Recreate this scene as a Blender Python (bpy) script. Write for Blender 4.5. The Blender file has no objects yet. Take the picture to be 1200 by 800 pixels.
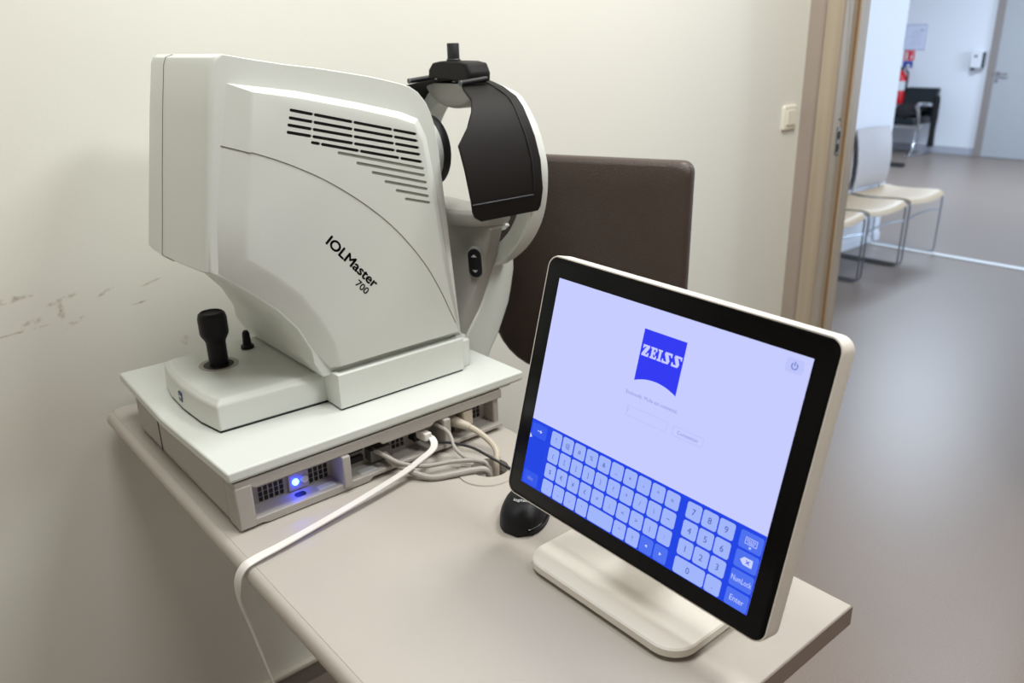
import bpy, bmesh, math
from mathutils import Vector, Matrix

SC = bpy.context.scene
COL = SC.collection

# ------------------------------------------------------------ camera, world, lights, exposure
cam_d = bpy.data.cameras.new('camera')
cam = bpy.data.objects.new('camera', cam_d)
COL.objects.link(cam)
SC.camera = cam
PITCH, ROLL, YAW = 0.357510260, -0.025168349, 0.877615846
_fw = Vector((math.cos(YAW) * math.cos(PITCH), math.sin(YAW) * math.cos(PITCH), -math.sin(PITCH)))
_r0 = Vector((math.sin(YAW), -math.cos(YAW), 0))
_u0 = _r0.cross(_fw)
_rt = _r0 * math.cos(ROLL) + _u0 * math.sin(ROLL)
_up = _rt.cross(_fw)
cam.matrix_world = Matrix(((_rt.x, _up.x, -_fw.x, 0), (_rt.y, _up.y, -_fw.y, 0), (_rt.z, _up.z, -_fw.z, 1.60), (0, 0, 0, 1)))
cam_d.sensor_width = 36.0
cam_d.lens = 953.714491 / 1200 * 36
cam_d.clip_start = 0.02
cam_d.dof.use_dof = True
cam_d.dof.focus_distance = 1.15
cam_d.dof.aperture_fstop = 5.0

world = bpy.data.worlds.new('world')
SC.world = world
world.use_nodes = True
world.node_tree.nodes['Background'].inputs[0].default_value = (0.75, 0.8, 1.0, 1)
world.node_tree.nodes['Background'].inputs[1].default_value = 0.3


def area(name, loc, size, power, color, target=None, size_y=None):
    d = bpy.data.lights.new(name, 'AREA')
    d.shape = 'RECTANGLE'
    d.size = size
    d.size_y = size_y or size
    d.energy = power
    d.color = color
    o = bpy.data.objects.new(name, d)
    COL.objects.link(o)
    o.location = loc
    if target is not None:
        o.rotation_euler = (Vector(target) - Vector(loc)).to_track_quat('-Z', 'Y').to_euler()
    return o


area('ceiling_lamp', (0.30, 0.75, 2.96), 0.6, 16, (0.985, 1.0, 0.97), size_y=0.6)
area('ceiling_lamp', (1.35, -0.55, 2.96), 0.6, 25, (0.985, 1.0, 0.97), size_y=0.6)
area('ceiling_lamp', (1.85, 0.85, 2.96), 0.6, 24, (0.985, 1.0, 0.97), size_y=0.6)
area('corridor_lamp', (5.2, 1.3, 2.96), 1.2, 32, (0.78, 0.88, 1.0), size_y=1.2)
area('corridor_lamp', (9.0, 3.6, 2.96), 1.2, 105, (0.70, 0.84, 1.0), size_y=1.2)
area('corridor_window_light', (8.6, -0.6, 1.7), 2.2, 140, (0.62, 0.79, 1.0), target=(8.8, 4.0, 1.0), size_y=1.8)

SC.view_settings.view_transform = 'Standard'
SC.view_settings.look = 'None'
SC.view_settings.gamma = 1.0
SC.view_settings.use_curve_mapping = False
SC.view_settings.exposure = 0.5


# ------------------------------------------------------------ materials
def lin(h):
    h = h.lstrip('#')
    r = []
    for i in (0, 2, 4):
        c = int(h[i:i + 2], 16) / 255
        r.append(c / 12.92 if c <= 0.04045 else ((c + 0.055) / 1.055) ** 2.4)
    return (*r, 1.0)


def mat(name, col, rough=0.5, metal=0.0, bump=0.0, bscale=300.0, vary=0.0, vscale=8.0, spec=None, coat=0.0):
    m = bpy.data.materials.new(name)
    m.use_nodes = True
    nt = m.node_tree
    b = nt.nodes['Principled BSDF']
    c = lin(col)
    b.inputs['Base Color'].default_value = c
    b.inputs['Roughness'].default_value = rough
    b.inputs['Metallic'].default_value = metal
    if spec is not None:
        b.inputs['Specular IOR Level'].default_value = spec
    if coat:
        b.inputs['Coat Weight'].default_value = coat
    tc = nt.nodes.new('ShaderNodeTexCoord')
    if vary:
        n = nt.nodes.new('ShaderNodeTexNoise')
        n.inputs['Scale'].default_value = vscale
        n.inputs['Detail'].default_value = 5
        nt.links.new(tc.outputs['Object'], n.inputs['Vector'])
        mx = nt.nodes.new('ShaderNodeMix')
        mx.data_type = 'RGBA'
        mx.inputs['A'].default_value = (*[v * (1 - vary) for v in c[:3]], 1)
        mx.inputs['B'].default_value = (*[min(1, v * (1 + vary)) for v in c[:3]], 1)
        nt.links.new(n.outputs['Fac'], mx.inputs['Factor'])
        nt.links.new(mx.outputs['Result'], b.inputs['Base Color'])
    if bump:
        n2 = nt.nodes.new('ShaderNodeTexNoise')
        n2.inputs['Scale'].default_value = bscale
        n2.inputs['Detail'].default_value = 3
        nt.links.new(tc.outputs['Object'], n2.inputs['Vector'])
        bp = nt.nodes.new('ShaderNodeBump')
        bp.inputs['Strength'].default_value = bump
        bp.inputs['Distance'].default_value = 0.002
        nt.links.new(n2.outputs['Fac'], bp.inputs['Height'])
        nt.links.new(bp.outputs['Normal'], b.inputs['Normal'])
    return m


def emit(name, col, strength=1.0, gloss=0.0):
    m = bpy.data.materials.new(name)
    m.use_nodes = True
    b = m.node_tree.nodes['Principled BSDF']
    b.inputs['Base Color'].default_value = (0.004, 0.004, 0.006, 1)
    b.inputs['Roughness'].default_value = 0.35
    b.inputs['Specular IOR Level'].default_value = 0.25
    b.inputs['Emission Color'].default_value = lin(col)
    b.inputs['Emission Strength'].default_value = strength * 0.7
    return m


def wall_material():
    m = mat('cream_wall_paint', '#e3e2d9', 0.62, bump=0.08, bscale=120, vary=0.012, vscale=2.5)
    nt = m.node_tree
    b = nt.nodes['Principled BSDF']
    src = b.inputs['Base Color'].links[0].from_socket
    tc = [n for n in nt.nodes if n.type == 'TEX_COORD'][0]
    sep = nt.nodes.new('ShaderNodeSeparateXYZ')
    nt.links.new(tc.outputs['Object'], sep.inputs[0])

    def math_(op, a, c=None):
        n = nt.nodes.new('ShaderNodeMath')
        n.operation = op
        for i, v in enumerate((a, c)):
            if v is None:
                continue
            if isinstance(v, (int, float)):
                n.inputs[i].default_value = v
            else:
                nt.links.new(v, n.inputs[i])
        return n.outputs[0]
    # scuffs where chair backs have rubbed the wall: (x, z, half length, half height, slope)
    scuffs = [(0.212, 1.167, 0.035, 0.007, 0.10), (0.247, 1.168, 0.008, 0.003, 0), (0.274, 1.143, 0.012, 0.006, 0.2), (0.235, 1.1165, 0.022, 0.008, 0.3),
              (0.215, 1.1035, 0.065, 0.0028, 0.07), (0.304, 1.100, 0.028, 0.006, 0.35), (0.288, 1.130, 0.009, 0.022, 0), (0.372, 1.148, 0.020, 0.0045, 0.45),
              (0.4345, 1.1135, 0.022, 0.0026, 0.10), (0.458, 1.150, 0.026, 0.003, 0.25), (0.30, 1.152, 0.03, 0.005, 0.2), (0.14, 1.165, 0.05, 0.007, 0.05), (0.10, 1.13, 0.08, 0.012, 0.1)]
    tot = None
    for (x, z, hw, hh, sl) in scuffs:
        dx = math_('SUBTRACT', sep.outputs['X'], x)
        dz = math_('SUBTRACT', math_('SUBTRACT', sep.outputs['Z'], z), math_('MULTIPLY', dx, sl))
        d = math_('ADD', math_('POWER', math_('ABSOLUTE', math_('DIVIDE', dx, hw)), 2.0), math_('POWER', math_('ABSOLUTE', math_('DIVIDE', dz, hh)), 2.0))
        v = math_('MAXIMUM', math_('SUBTRACT', 1.0, d), 0.0)
        tot = v if tot is None else math_('MAXIMUM', tot, v)
    # two soft round smudges low by the desk corner
    for (x, z, r) in ((0.509, 1.0126, 0.013), (0.40, 0.965, 0.012)):
        dx = math_('DIVIDE', math_('SUBTRACT', sep.outputs['X'], x), r)
        dz = math_('DIVIDE', math_('SUBTRACT', sep.outputs['Z'], z), r)
        d = math_('ADD', math_('POWER', math_('ABSOLUTE', dx), 2.0), math_('POWER', math_('ABSOLUTE', dz), 2.0))
        tot = math_('MAXIMUM', tot, math_('MULTIPLY', math_('MAXIMUM', math_('SUBTRACT', 1.0, d), 0.0), 0.55))
    ns = nt.nodes.new('ShaderNodeTexNoise')
    ns.inputs['Scale'].default_value = 70
    ns.inputs['Detail'].default_value = 6
    nt.links.new(tc.outputs['Object'], ns.inputs['Vector'])
    cut = nt.nodes.new('ShaderNodeMapRange')
    cut.inputs['From Min'].default_value = 0.42
    cut.inputs['From Max'].default_value = 0.66
    nt.links.new(ns.outputs['Fac'], cut.inputs['Value'])
    amt = math_('MULTIPLY', math_('MULTIPLY', tot, cut.outputs['Result']), 0.75)
    mx = nt.nodes.new('ShaderNodeMix')
    mx.data_type = 'RGBA'
    nt.links.new(amt, mx.inputs['Factor'])
    nt.links.new(src, mx.inputs['A'])
    mx.inputs['B'].default_value = lin('#93754f')
    nt.links.new(mx.outputs['Result'], b.inputs['Base Color'])
    return m


def floor_material():
    m = mat('speckled_vinyl', '#83766d', 0.36, vary=0.05, vscale=3.0)
    nt = m.node_tree
    b = nt.nodes['Principled BSDF']
    src = b.inputs['Base Color'].links[0].from_socket
    tc = [n for n in nt.nodes if n.type == 'TEX_COORD'][0]
    n = nt.nodes.new('ShaderNodeTexNoise')
    n.inputs['Scale'].default_value = 260
    n.inputs['Detail'].default_value = 3
    nt.links.new(tc.outputs['Object'], n.inputs['Vector'])
    r = nt.nodes.new('ShaderNodeMapRange')
    r.inputs['From Min'].default_value = 0.35
    r.inputs['From Max'].default_value = 0.65
    r.inputs['To Min'].default_value = 0.86
    r.inputs['To Max'].default_value = 1.12
    nt.links.new(n.outputs['Fac'], r.inputs['Value'])
    mul = nt.nodes.new('ShaderNodeVectorMath')
    mul.operation = 'SCALE'
    nt.links.new(src, mul.inputs[0])
    nt.links.new(r.outputs['Result'], mul.inputs['Scale'])
    nt.links.new(mul.outputs[0], b.inputs['Base Color'])
    return m


def wood_material(name, c1, c2, axis_scale, rough=0.5):
    m = mat(name, c1, rough)
    nt = m.node_tree
    b = nt.nodes['Principled BSDF']
    tc = [n for n in nt.nodes if n.type == 'TEX_COORD'][0]
    mp = nt.nodes.new('ShaderNodeMapping')
    mp.inputs['Scale'].default_value = axis_scale
    nt.links.new(tc.outputs['Object'], mp.inputs['Vector'])
    n = nt.nodes.new('ShaderNodeTexNoise')
    n.inputs['Scale'].default_value = 1.0
    n.inputs['Detail'].default_value = 6
    nt.links.new(mp.outputs[0], n.inputs['Vector'])
    r = nt.nodes.new('ShaderNodeValToRGB')
    r.color_ramp.elements[0].position = 0.3
    r.color_ramp.elements[1].position = 0.7
    r.color_ramp.elements[0].color = lin(c1)
    r.color_ramp.elements[1].color = lin(c2)
    nt.links.new(n.outputs['Fac'], r.inputs[0])
    nt.links.new(r.outputs[0], b.inputs['Base Color'])
    return m


M = {}
M['wall'] = wall_material()
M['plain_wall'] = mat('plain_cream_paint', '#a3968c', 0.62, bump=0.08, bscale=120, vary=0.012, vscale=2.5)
M['side_wall'] = mat('side_cream_paint', '#cdc7bb', 0.62, bump=0.08, bscale=120)
M['white_wall'] = mat('white_corridor_paint', '#dee0e6', 0.6, bump=0.05, bscale=120)
M['ceiling'] = mat('ceiling_white', '#b3a9a2', 0.8, bump=0.1, bscale=60)
M['floor'] = floor_material()
M['skirting'] = mat('skirting_vinyl', '#7b726a', 0.5)
M['skirting_cap'] = mat('skirting_cap', '#cfc8bb', 0.5)
M['far_skirting'] = mat('grey_skirting', '#a9abb4', 0.5)
M['strip'] = mat('pale_floor_strip', '#e4e6e6', 0.4)
M['frame'] = wood_material('beech_lacquer', '#a39481', '#b2a591', (40, 40, 1.2), 0.4)
M['far_frame'] = mat('taupe_frame', '#8d8480', 0.45)
M['far_door'] = mat('grey_door_laminate', '#a9abae', 0.5, vary=0.02)
M['steel'] = mat('brushed_steel', '#8d8a84', 0.35, 1.0)
M['chrome'] = mat('chrome', '#d5d8dc', 0.16, 1.0)
M['tube'] = mat('satin_tube', '#9aa0a8', 0.3, 1.0)
M['switch'] = mat('ivory_plastic', '#e6e2d2', 0.4)
M['laminate'] = mat('desk_laminate', '#b2aba3', 0.45, bump=0.12, bscale=500, vary=0.015, vscale=20)
M['laminate_edge'] = mat('desk_edge_band', '#82746c', 0.5, vary=0.02)
M['device'] = mat('device_white', '#d3d6d1', 0.38, bump=0.12, bscale=900)
M['device_grey'] = mat('device_grey', '#a8a39d', 0.45, bump=0.12, bscale=900)
M['bib'] = mat('warm_grey_plastic', '#9b9893', 0.45, bump=0.12, bscale=900)
M['panel_dark'] = mat('slot_black', '#0b0b0d', 0.6)
M['slot_grey'] = mat('slot_grey', '#8f938a', 0.5)
M['seam'] = mat('seam_grey', '#6d6b62', 0.6)
M['black'] = mat('matte_black_plastic', '#131317', 0.45, bump=0.15, bscale=900, spec=0.25)
M['black_soft'] = mat('black_rubber', '#0f1013', 0.55)
M['visor'] = mat('visor_black', '#191615', 0.55, bump=0.2, bscale=1200, spec=0.18)
M['gloss_black'] = mat('glass_black', '#050506', 0.22, spec=0.12)
M['ink'] = mat('black_ink', '#131313', 0.6)
M['white_ink'] = mat('white_ink', '#c9ccce', 0.5)
M['navy'] = mat('badge_navy', '#20305e', 0.4)
M['lens'] = mat('lens_glass', '#0a0d14', 0.03, coat=1.0)
M['monitor'] = mat('monitor_white', '#ddd8d0', 0.4, bump=0.08, bscale=900)
M['cable_white'] = mat('cable_white', '#dedad6', 0.45)
M['cable_grey'] = mat('cable_grey', '#a29d97', 0.5)
M['cable_beige'] = mat('cable_beige', '#bdb3a3', 0.5)
M['cable_black'] = mat('cable_black', '#1a1a1c', 0.45)
M['port'] = mat('port_metal', '#6b6a68', 0.4, 0.6)
M['leather'] = mat('brown_vinyl_upholstery', '#41352f', 0.45, bump=0.5, bscale=350, vary=0.06, vscale=30)
M['ply'] = wood_material('beech_ply', '#c2ab88', '#cbb698', (3, 60, 60), 0.45)
M['ply_edge'] = mat('ply_edge', '#8a6a4c', 0.5)
M['shell'] = mat('pale_grey_shell', '#b9b4b4', 0.45)
M['bench'] = mat('black_leatherette', '#141c22', 0.4, bump=0.3, bscale=200)
M['coat'] = mat('black_cloth', '#0a0a0c', 0.9, bump=0.6, bscale=150)
M['red'] = mat('extinguisher_red', '#c0121f', 0.3)
M['red_sign'] = mat('sign_red', '#d8283a', 0.5)
M['blue_sign'] = mat('sign_blue', '#1d3f9c', 0.5)
M['paper'] = mat('paper_white', '#cfd4e8', 0.7)
M['paper_ink'] = mat('paper_text', '#9aa2b8', 0.7)
M['white_plastic'] = mat('white_plastic', '#dcdde2', 0.35)
M['dark_grey'] = mat('dark_grey_plastic', '#44474e', 0.4)
M['scr'] = emit('screen_backlight', '#c6ccff', 1.0)
M['scr_blue'] = emit('screen_keyboard_blue', '#1240e4', 1.0)
M['scr_key'] = emit('screen_key', '#9fb4fb', 1.0)
M['scr_darkkey'] = emit('screen_dark_key', '#4a6ff0', 1.0)
M['scr_sidekey'] = emit('screen_side_key', '#2c55ea', 1.0)
M['scr_logo'] = emit('screen_logo_blue', '#2a34f2', 1.0)
M['scr_text'] = emit('screen_text', '#8791d8', 1.0)
M['scr_ink'] = emit('screen_key_text', '#4058b0', 1.0)
M['scr_line'] = emit('screen_outline', '#b0b9f4', 1.0)
M['scr_light'] = emit('screen_light_text', '#c9d4ff', 1.0)
M['scr_button'] = emit('screen_button', '#bcc4fb', 1.0)
M['led'] = emit('blue_power_light', '#2038ff', 60.0)


# ------------------------------------------------------------ mesh helpers
def poly(bm, pts):
    return [bm.verts.new(p) for p in pts]


def add_box(bm, a, b):
    x0, y0, z0 = a
    x1, y1, z1 = b
    v = poly(bm, [(x0, y0, z0), (x1, y0, z0), (x1, y1, z0), (x0, y1, z0), (x0, y0, z1), (x1, y0, z1), (x1, y1, z1), (x0, y1, z1)])
    for f in ((0, 3, 2, 1), (4, 5, 6, 7), (0, 1, 5, 4), (1, 2, 6, 5), (2, 3, 7, 6), (3, 0, 4, 7)):
        bm.faces.new([v[i] for i in f])


def B(*boxes):
    bm = bmesh.new()
    for a, b in boxes:
        add_box(bm, a, b)
    return bm


def add_loft(bm, loops, close_u=True, caps=True):
    vs = [poly(bm, l) for l in loops]
    n = len(loops[0])
    for a, b in zip(vs[:-1], vs[1:]):
        for i in range(n if close_u else n - 1):
            j = (i + 1) % n
            bm.faces.new((a[i], a[j], b[j], b[i]))
    if caps:
        bm.faces.new(list(reversed(vs[0])))
        bm.faces.new(vs[-1])
    return vs


def L(loops, **k):
    bm = bmesh.new()
    add_loft(bm, loops, **k)
    return bm


def prism_xz(pts, y0, y1):
    return L([[(x, y0, z) for x, z in pts], [(x, y1, z) for x, z in pts]])


def prism_yz(pts, x0, x1):
    return L([[(x0, y, z) for y, z in pts], [(x1, y, z) for y, z in pts]])


def prism_xy(pts, z0, z1):
    return L([[(x, y, z0) for x, y in pts], [(x, y, z1) for x, y in pts]])


def rrect(x0, y0, x1, y1, r, n=6):
    out = []
    for cx, cy, a0 in ((x1 - r, y1 - r, 0), (x0 + r, y1 - r, 90), (x0 + r, y0 + r, 180), (x1 - r, y0 + r, 270)):
        for k in range(n + 1):
            a = math.radians(a0 + 90 * k / n)
            out.append((cx + r * math.cos(a), cy + r * math.sin(a)))
    return out


def circle(cx, cy, r, n=24):
    return [(cx + r * math.cos(2 * math.pi * k / n), cy + r * math.sin(2 * math.pi * k / n)) for k in range(n)]


def spline(pts, per=8):
    pts = [Vector(p) for p in pts]
    out = []
    P = [pts[0] * 2 - pts[1]] + pts + [pts[-1] * 2 - pts[-2]]
    for i in range(1, len(P) - 2):
        for k in range(per):
            t = k / per
            a, b, c, d = P[i - 1], P[i], P[i + 1], P[i + 2]
            out.append(0.5 * ((2 * b) + (c - a) * t + (2 * a - 5 * b + 4 * c - d) * t * t + (3 * b - a - 3 * c + d) * t ** 3))
    out.append(pts[-1])
    return out


def sweep(bm, path, radius, sides=10, ref=None, flat=None):
    """round tube, or a flat strip when flat=(half_width, half_thickness) with per-point strip normals in ref"""
    path = [Vector(p) for p in path]
    n = len(path)
    loops = []
    prev = None
    for i, p in enumerate(path):
        t = (path[min(i + 1, n - 1)] - path[max(i - 1, 0)]).normalized()
        if flat:
            N = Vector(ref[i])
        else:
            N = prev if prev is not None else (Vector((0, 0, 1)) if abs(t.z) < 0.9 else Vector((1, 0, 0)))
        N = (N - t * N.dot(t)).normalized()
        Bv = t.cross(N)
        prev = N
        r = radius[i] if isinstance(radius, (list, tuple)) else radius
        if flat:
            w, h = flat
            cs = [(w, h * .5), (w * .9, h), (-w * .9, h), (-w, h * .5), (-w, -h * .5), (-w * .9, -h), (w * .9, -h), (w, -h * .5)]
            loops.append([p + Bv * a + N * b for a, b in cs])
        else:
            loops.append([p + N * (r * math.cos(2 * math.pi * k / sides)) + Bv * (r * math.sin(2 * math.pi * k / sides)) for k in range(sides)])
    add_loft(bm, loops)


def tube(path, radius, sides=10):
    bm = bmesh.new()
    sweep(bm, path, radius, sides)
    return bm


def lathe(prof, origin=(0, 0, 0), axis='z', seg=32):
    """prof: (radius, height) pairs from bottom to top"""
    o = Vector(origin)
    loops = []
    for r, h in prof:
        r = max(r, 1e-5)
        lp = []
        for k in range(seg):
            a = 2 * math.pi * k / seg
            c, s = r * math.cos(a), r * math.sin(a)
            lp.append(o + (Vector((c, s, h)) if axis == 'z' else Vector((h, c, s)) if axis == 'x' else Vector((s, h, c))))
        loops.append(lp)
    return L(loops)


def holed_plate(outer, holes, to3d, depth_vec):
    """flat plate with real holes: outer and hole outlines in 2-D, mapped by to3d, walls run along depth_vec"""
    bm = bmesh.new()
    edges = []
    rings = []
    for ring in [outer] + holes:
        v = poly(bm, [to3d(p) for p in ring])
        rings.append(v)
        for i in range(len(v)):
            edges.append(bm.edges.new((v[i], v[(i + 1) % len(v)])))
    bmesh.ops.triangle_fill(bm, edges=edges, use_beauty=True)
    return bm, rings


def finish(bm, name, m, bevel=0.0, seg=2, angle=35, smooth=True, inv=None):
    bmesh.ops.remove_doubles(bm, verts=bm.verts[:], dist=1e-6)
    bmesh.ops.recalc_face_normals(bm, faces=bm.faces[:])
    if inv is not None:
        bm.transform(inv)
    me = bpy.data.meshes.new(name)
    bm.to_mesh(me)
    bm.free()
    me.materials.append(m)
    if smooth:
        me.shade_smooth()
        me.set_sharp_from_angle(angle=math.radians(angle))
    return me


def obj(name, bm, m, parent=None, bevel=0.0, seg=2, angle=35, smooth=True, label=None, kind=None):
    inv = None
    if parent is not None:
        root = parent
        while root.parent is not None:
            root = root.parent
        inv = root.matrix_basis.inverted()
    me = bm if isinstance(bm, bpy.types.Mesh) else finish(bm, name, m, angle=angle, smooth=smooth, inv=inv)
    o = bpy.data.objects.new(name, me)
    COL.objects.link(o)
    if parent is not None:
        o.parent = parent
    if bevel:
        md = o.modifiers.new('bevel', 'BEVEL')
        md.width = bevel
        md.segments = seg
        md.limit_method = 'ANGLE'
        md.angle_limit = math.radians(angle)
        md.harden_normals = False
    if label:
        o['label'] = label
    if kind:
        o['kind'] = kind
    return o


def thing(name, label, cat, loc=(0, 0, 0), rz=0.0, group=None):
    o = bpy.data.objects.new(name, None)
    o.empty_display_size = 0.05
    COL.objects.link(o)
    o.matrix_basis = Matrix.Translation(loc) @ Matrix.Rotation(rz, 4, 'Z')
    o['label'] = label
    o['category'] = cat
    if group:
        o['group'] = group
    return o


def tag(o, label, cat, group=None):
    o['label'] = label
    o['category'] = cat
    if group:
        o['group'] = group
    return o


def struct(name, bm, m, parent=None, **k):
    o = obj(name, bm, m, parent, **k)
    if parent is None:
        o['kind'] = 'structure'
    return o


def dup(root, loc, label):
    r = root.copy()
    COL.objects.link(r)
    r.location = loc
    r['label'] = label
    for ch in list(root.children):
        c = ch.copy()
        COL.objects.link(c)
        c.parent = r
        for g in ch.children:
            d = g.copy()
            COL.objects.link(d)
            d.parent = c
    return r


def text_bm(s, size, origin, dx, dy, align='LEFT', width=None, bold=0.0, extrude=0.0002):
    """lettering as a mesh: origin is the left end of the base line, dx reading direction, dy up"""
    cu = bpy.data.curves.new('lettering', 'FONT')
    cu.body = s
    cu.size = 1.0
    cu.align_x = align
    cu.resolution_u = 3
    o = bpy.data.objects.new('lettering', cu)
    COL.objects.link(o)
    bpy.context.view_layer.update()
    me = bpy.data.meshes.new_from_object(o.evaluated_get(bpy.context.evaluated_depsgraph_get()))
    bpy.data.objects.remove(o)
    bpy.data.curves.remove(cu)
    dx = Vector(dx).normalized()
    dy = Vector(dy).normalized()
    dz = dx.cross(dy)
    og = Vector(origin) + dz * extrude
    bm = bmesh.new()
    shifts = [(0, 0)] if not bold else [(-bold, 0), (bold, 0), (0, bold), (0, -bold)]
    for k, (ox, oy) in enumerate(shifts):
        n0 = len(bm.verts)
        bm.from_mesh(me)
        bm.verts.ensure_lookup_table()
        for v in bm.verts[n0:]:
            v.co += Vector((ox, oy, 0))
    bpy.data.meshes.remove(me)
    sx = size
    if width:
        xs = [v.co.x for v in bm.verts]
        sx = width / max(1e-6, (max(xs) - min(xs)))
    for v in bm.verts:
        v.co = og + dx * (v.co.x * sx) + dy * (v.co.y * size)
    return bm


# ------------------------------------------------------------ the setting
RX0, RX1, RY0, RY1, RH = -1.15, 2.83, -2.2, 1.70, 3.0
WT = 0.13                      # wall thickness of the door wall
CY1 = 3.05                     # corridor wall
FX = 11.6                      # far wall

struct('floor', B(((RX0 - .2, -3.2, -.1), (FX + .2, 7.4, 0))), M['floor'])
struct('ceiling', B(((RX0 - .2, -3.2, RH), (FX + .2, 7.4, RH + .1))), M['ceiling'])
struct('wall_back', B(((RX0, RY1, 0), (RX1, RY1 + .12, RH))), M['wall'])
struct('wall_left', B(((RX0 - .12, RY0, 0), (RX0, RY1 + .12, RH))), M['side_wall'])
struct('wall_front', B(((RX0 - .12, RY0 - .12, 0), (RX1 + WT, RY0, RH))), M['plain_wall'])
DY1, DY0, DH = 1.565, 0.60, 2.08   # door opening in the right wall
struct('wall_right', B(((RX1, DY1 + .045, 0), (RX1 + WT, CY1, RH)), ((RX1, RY0, 0), (RX1 + WT, DY0 - .045, RH)), ((RX1, DY0 - .045, DH + .045), (RX1 + WT, DY1 + .045, RH))), M['plain_wall'])
struct('wall_corridor', B(((RX1 + WT, CY1, 0), (6.41, CY1 + .25, RH))), M['white_wall'])
struct('wall_far', B(((FX, -3.2, 0), (FX + .12, 7.4, RH))), M['white_wall'])
struct('wall_recess', B(((6.2, 7.2, 0), (FX, 7.3, RH))), M['white_wall'])
struct('wall_opposite', B(((RX1 + WT, -3.2, 0), (7.3, -3.1, RH)), ((10.0, -3.2, 0), (FX, -3.1, RH)), ((7.3, -3.2, 0), (10.0, -3.1, .8)), ((7.3, -3.2, 2.5), (10.0, -3.1, RH))), M['white_wall'])

bb = struct('baseboard_back', B(((RX0, RY1 - .012, 0), (RX1, RY1, .052))), M['skirting'])
obj('cap_strip', B(((RX0, RY1 - .016, .052), (RX1, RY1, .066))), M['skirting_cap'], bb, bevel=.003)
struct('baseboard_far', B(((FX - .014, 4.40, 0), (FX, 7.2, .10))), M['far_skirting'], bevel=.004)
struct('baseboard_corridor', B(((RX1 + WT, CY1 - .012, 0), (6.41, CY1, .06))), M['white_wall'])
struct('trim_1', B(((6.205, -2.6, 0), (6.27, CY1 - .02, .006))), M['strip'], bevel=.002)

# near door frame (the leaf is out of the picture)
fr = struct('trim_2', B(((RX1 - .001, DY1, 0), (RX1 + WT + .012, DY1 + .05, DH + .05)), ((RX1 - .001, DY0 - .05, 0), (RX1 + WT + .012, DY0, DH + .05)), ((RX1 - .001, DY0, DH), (RX1 + WT + .012, DY1, DH + .05))), M['frame'], bevel=.002)
obj('architrave', B(((RX1 - .016, DY1, 0), (RX1, DY1 + .062, DH + .06)), ((RX1 - .016, DY0 - .062, 0), (RX1, DY0, DH + .06)), ((RX1 - .016, DY0, DH), (RX1, DY1, DH + .06))), M['frame'], fr, bevel=.003)
obj('door_stop', B(((RX1 + .085, DY1 - .014, 0), (RX1 + WT + .012, DY1, DH)), ((RX1 + .085, DY0, 0), (RX1 + WT + .012, DY0 + .014, DH)), ((RX1 + .085, DY0, DH - .014), (RX1 + WT + .012, DY1, DH))), M['frame'], fr, bevel=.002)
obj('rebate_seal', B(((RX1 + .079, DY1 - .006, 0), (RX1 + .085, DY1, DH))), M['ply_edge'], fr)
sp = obj('strike_plate', B(((RX1 + .035, DY1 - .002, 1.165), (RX1 + .058, DY1, 1.265))), M['steel'], fr, bevel=.0008)
obj('latch_hole', B(((RX1 + .040, DY1 - .003, 1.222), (RX1 + .053, DY1 - .0015, 1.25)), ((RX1 + .040, DY1 - .003, 1.178), (RX1 + .053, DY1 - .0015, 1.205))), M['panel_dark'], sp)
obj('screw', lathe([(.004, 0), (.004, .0015), (.002, .002)], (RX1 + .046, DY1 - .0005, 1.292), 'y', 10), M['panel_dark'], fr)

# light switch by the door corner
t = thing('light_switch', 'square ivory rocker light switch on the cream wall beside the door frame', 'light switch', (2.752, RY1, 1.302))
bm = L([[(x, RY1, z) for x, z in rrect(2.709, 1.257, 2.795, 1.345, .008)], [(x, RY1 - .008, z) for x, z in rrect(2.710, 1.258, 2.794, 1.344, .008)], [(x, RY1 - .011, z) for x, z in rrect(2.714, 1.262, 2.790, 1.340, .006)]])
obj('cover_plate', bm, M['switch'], t)
obj('rocker', L([[(x, RY1 - .010, z) for x, z in rrect(2.722, 1.273, 2.782, 1.331, .003)], [(x, RY1 - .0125, z) for x, z in rrect(2.723, 1.274, 2.781, 1.302, .002)], ]), M['switch'], t)
obj('rocker', L([[(x, RY1 - .010, z) for x, z in rrect(2.725, 1.276, 2.779, 1.328, .003)], [(x, RY1 - .0155, z) for x, z in rrect(2.726, 1.277, 2.778, 1.327, .003)]]), M['switch'], t)

# far door
dr = struct('door_1', B(((FX - .03, 3.38, .005), (FX - .001, 4.31, 2.05))), M['far_door'], bevel=.002)
obj('frame', B(((FX - .05, 4.31, 0), (FX - .001, 4.395, 2.12)), ((FX - .05, 3.30, 0), (FX - .001, 3.38, 2.12)), ((FX - .05, 3.38, 2.05), (FX - .001, 4.31, 2.12))), M['far_frame'], dr, bevel=.003)
hd = obj('door_handle', tube(spline([(FX - .03, 4.265, 1.03), (FX - .085, 4.265, 1.03), (FX - .09, 4.25, 1.03), (FX - .09, 4.14, 1.028)], 6), .011), M['chrome'], dr)
obj('rose', lathe([(.026, -.006), (.026, 0)], (FX - .03, 4.265, 1.03), 'x', 20), M['chrome'], hd)
obj('lock_cylinder', lathe([(.022, -.01), (.022, 0)], (FX - .03, 4.27, .945), 'x', 20), M['chrome'], dr)

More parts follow.
